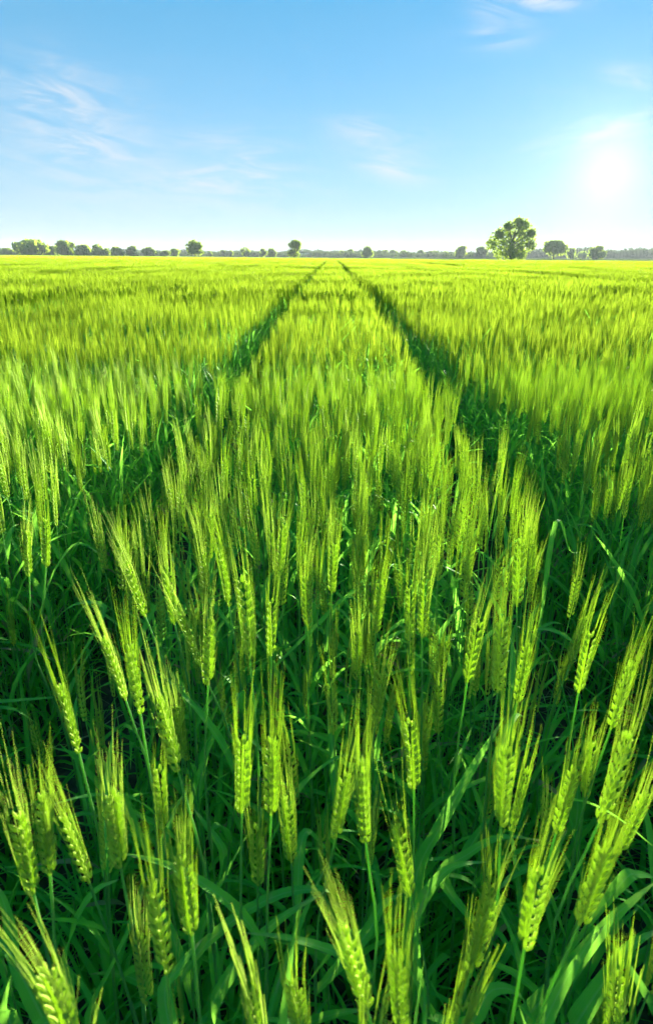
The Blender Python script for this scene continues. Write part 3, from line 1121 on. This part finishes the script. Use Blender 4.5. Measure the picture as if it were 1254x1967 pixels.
# the big oak is two merged crowns: a tall one and a lower left one, one tree
p = at_y(988, 420, 215)
root = empty('oak_tree', (p.x, 215, 0), 0, category='tree', label='largest tree, broad oak standing alone at the right field edge', group='trees beyond the field')
LOBES = [(740, 75, 36), (710, 85, 30), (770, 88, 30), (732, 58, 20), (762, 62, 22), (702, 112, 28), (776, 118, 30), (740, 122, 32), (652, 118, 28), (640, 138, 22),
         (664, 98, 17), (682, 152, 30), (722, 162, 32), (762, 158, 30), (662, 170, 24), (702, 180, 24), (748, 182, 24), (788, 140, 20), (695, 70, 16), (786, 96, 16)]
g = np.random.default_rng(12)
mpp = 215 / FPX * 1.0
cr, tr_ = MB(), MB()
tube(tr_, bez([(0, 0, -.3), (.1, 0, 2.5), (.3, 0, p.z * .7)], 8), np.linspace(.62, .18, 8), 8)
for lx_, ly_, lr in LOBES:
    q = at_y(627 + lx_ / 2, 400 + ly_ / 2, 215)
    c = np.array([q.x - p.x, g.normal(0, 2.2), q.z])
    rad = lr / 2 * mpp * 1.02
    per = 330
    w = unit(g.normal(size=(per, 3))) * (g.random((per, 1)) ** .33) * rad * g.uniform(.8, 1.12, (per, 1)) + c
    w[:, 2] = np.maximum(w[:, 2], .2)
    ls = g.uniform(.18, .46, (per, 1))
    a = unit(g.normal(size=(per, 3)))
    b = unit(np.cross(a, g.normal(size=(per, 3))))
    cr.raw(np.stack([w - a * ls, w + b * ls * .65, w + a * ls, w - b * ls * .65], 1).reshape(-1, 3), np.arange(per * 4).reshape(-1, 4))
    z0 = min(c[2] * .55, p.z * .5)
    tube(tr_, bez([(.1, 0, z0), (c[0] * .5, c[1] * .5, (z0 + c[2]) / 2 + .2), tuple(c)], 5), np.linspace(.24, .05, 5), 5)
obj('trunk', tr_.mesh('trunk', [M_BARK]), root)
obj('crown', cr.mesh('crown', [M_TREE], False), root)

TREES = [
    (12, 477, 26, 420, 'low rounded tree at the left edge of the picture', .1), (60, 462, 60, 340, 'broad dark round tree, largest at the left field edge', .08),
    (124, 463, 36, 345, 'round tree just right of the broadest left tree', .1), (100, 474, 30, 380, 'low bush between the two largest left trees', .05),
    (160, 472, 38, 370, 'flat topped tree third in the left tree row', .06), (186, 469, 28, 365, 'pointed round tree in the middle of the left row', .08),
    (203, 477, 18, 365, 'small bush right of the pointed round tree', .05), (221, 475, 28, 380, 'low rounded tree in the right half of the left row', .06),
    (252, 473, 22, 390, 'small dense round tree towards the end of the left row', .08), (287, 476, 26, 400, 'low wide tree near the end of the left row', .06),
    (317, 482, 22, 420, 'tiny bush close to the end of the left row', .05), (336, 478, 20, 420, 'last small tree of the left row beside the lone tree', .1),
    (403, 482, 12, 520, 'tiny dark bush right of the lone lollipop tree', .05), (429, 480, 13, 520, 'small round tree of a close pair', .1),
    (442, 481, 13, 525, 'slightly lower tree of a close pair', .1), (471, 474, 19, 450, 'round tree halfway between the two lone trees', .1),
    (505, 477, 17, 470, 'left one of two touching round trees', .1), (522, 477, 18, 470, 'right one of two touching round trees', .1),
    (706, 473, 23, 430, 'dark round tree right of the wheel tracks', .12), (673, 479, 17, 600, 'small tree left of the dark round tree', .1),
    (657, 481, 13, 620, 'tiny tree close to the vanishing wheel tracks', .1), (739, 480, 12, 620, 'narrow small tree right of the dark round tree', .1),
    (754, 480, 15, 640, 'small tree in a pair right of the dark round tree', .1), (775, 481, 18, 650, 'low wide tree in the hazy middle', .06),
    (808, 481, 17, 640, 'single small round tree in the hazy middle', .1), (833, 482, 20, 680, 'low hazy tree left of the grey round tree', .06),
    (854, 483, 14, 680, 'tiny hazy tree left of the grey round tree', .06), (885, 473, 25, 520, 'grey green round tree left of the big oak', .1),
    (924, 475, 26, 560, 'hazy tree touching the left side of the big oak', .08), (1098, 477, 21, 520, 'small hazy tree right of the umbrella shaped tree', .1),
    (1120, 483, 20, 560, 'low hazy bush between two round trees', .05), (1149, 473, 30, 430, 'hazy round tree right of the umbrella shaped tree', .08)]
for k, (px, top, w, Dm, lab, bush) in enumerate(TREES):
    tree(px, top, w, Dm, lab, 'round_tree', 60 + k, bush, 1700, 9, .075, .0)
tree(374, 461, 32, 290, 'lone lollipop tree with bare trunk left of the middle', 'lone_tree', 201, .30, 2600, 13, .055, .05)
tree(566, 461, 30, 270, 'lone oval tree beside the left wheel track', 'lone_tree', 205, .16, 2600, 13, .055, .0)
tree(1066, 463, 44, 390, 'umbrella shaped hazy tree with bare trunk right of the big oak', 'lone_tree', 203, .36, 2400, 13, .05, .1)

# far woods: masses of clumps along the horizon
g = np.random.default_rng(3)


def wood(name, px0, px1, top_fn, Dm, label, step=5.0):
    mb = MB()
    x = px0
    while x < px1:
        top = top_fn(x) + g.normal(0, 1.3)
        p = at_y(x, top, Dm + g.uniform(-20, 20))
        H = max(2.5, p.z)
        W = step * 2.6 / FPX * Dm
        n = 170
        q = unit(g.normal(size=(n, 3))) * g.random((n, 1)) ** .35 * np.array([W * .6, W * .6, H * .52]) + np.array([p.x, p.y, H * .47])
        q[:, 2] = np.clip(q[:, 2], .1, None)
        ls = g.uniform(.5, 1.3, (n, 1)) * H * .12
        a = unit(g.normal(size=(n, 3)))
        b = unit(np.cross(a, g.normal(size=(n, 3))))
        qq = np.stack([q - a * ls, q + b * ls * .7, q + a * ls, q - b * ls * .7], 1)
        mb.raw(qq.reshape(-1, 3), np.arange(n * 4).reshape(-1, 4))
        x += step * g.uniform(.6, 1.3)
    return obj(name, mb.mesh(name, [M_WOOD], False), kind='stuff', label=label, category='wood')


wood('far_wood', -700, 1254 + 700, lambda x: 484 - .0045 * (627 - x) + 1.2 * math.sin(x * .05) + .8 * math.sin(x * .017) - 2.5, 700, 'thin hazy blue line of woods along the whole horizon')
wood('middle_hedge_wood', 230, 960, lambda x: 484.2 + 1.0 * math.sin(x * .11) + .8 * math.sin(x * .037) + .0035 * (x - 600), 560, 'low dark hedge joining the small trees in the middle of the horizon')
wood('left_hedge_wood', -500, 240, lambda x: 479 + 1.5 * math.sin(x * .09) + x * .012, 440, 'low dark hedge line behind the left row of trees')
wood('right_wood', 1000, 1900, lambda x: 479 + 1.8 * math.sin(x * .06) - (x - 1000) * .008, 700, 'hazy pale wood along the right horizon', 6)


# ------------------------------------------------------------------ pale farm sheds on the horizon, seen between the lone tree and the tracks
def box(mb, x0, x1, y0, y1, z0, z1, m=0):
    v = [(x0, y0, z0), (x1, y0, z0), (x1, y1, z0), (x0, y1, z0), (x0, y0, z1), (x1, y0, z1), (x1, y1, z1), (x0, y1, z1)]
    mb.raw(v, [[0, 3, 2, 1], [4, 5, 6, 7], [0, 1, 5, 4], [1, 2, 6, 5], [2, 3, 7, 6], [3, 0, 4, 7]], m)


def shed(px0, px1, top, Dm, label, wall_mat, name):
    a, b = at_y(px0, top, Dm), at_y(px1, top, Dm)
    root = empty(name, ((a.x + b.x) / 2, Dm, 0), 0, category='building', label=label)
    w, H = (b.x - a.x) / 2, max(a.z, 3.0)
    dep = 9.0
    mb = MB()
    box(mb, -w, w, 0, dep, -.2, H * .72)
    obj('wall', mb.mesh('wall', [wall_mat], False), root)
    mb = MB()
    e = .3
    v = [(-w - e, -e, H * .70), (w + e, -e, H * .70), (w + e, dep / 2, H), (-w - e, dep / 2, H), (w + e, dep + e, H * .70), (-w - e, dep + e, H * .70)]
    v += [(x, y, z + .15) for x, y, z in v]
    mb.raw(v, [[6, 7, 8, 9], [9, 8, 10, 11], [0, 3, 2, 1], [3, 5, 4, 2], [0, 1, 7, 6], [5, 11, 10, 4], [1, 2, 8, 7], [2, 4, 10, 8], [0, 6, 9, 3], [3, 9, 11, 5]])
    obj('roof', mb.mesh('roof', [M_ROOF], False), root)
    n = max(1, int(w / 3))
    for k in range(n):
        x = -w + (k + .5) * 2 * w / n
        mb = MB()
        box(mb, x - .9, x + .9, -.06, .02, H * .1, H * .5)
        obj('door', mb.mesh('door', [M_DARKGLASS], False), root)


shed(541, 590, 487.0, 640, 'long low white farm shed left of the vanishing wheel tracks', M_WHITE, 'farm_shed')
shed(590, 600, 486.6, 630, 'small red barn at the right end of the white shed', M_RED, 'small_barn')

# ------------------------------------------------------------------ hazy air round the whole place
mb = MB()
box(mb, -1400, 1400, -200, 1500, -1.2, 17.5)
hz = obj('haze', mb.mesh('haze', [], False), kind='stuff', label='thin pale morning haze over the field', category='haze')
m, t = mat('haze_air')
pv = N(t, 'ShaderNodeVolumePrincipled')
pv.inputs['Color'].default_value = (.76, .88, 1.0, 1)
pv.inputs['Density'].default_value = .00018
pv.inputs['Anisotropy'].default_value = .1
out = N(t, 'ShaderNodeOutputMaterial')
t.links.new(pv.outputs[0], out.inputs['Volume'])
hz.data.materials.append(m)
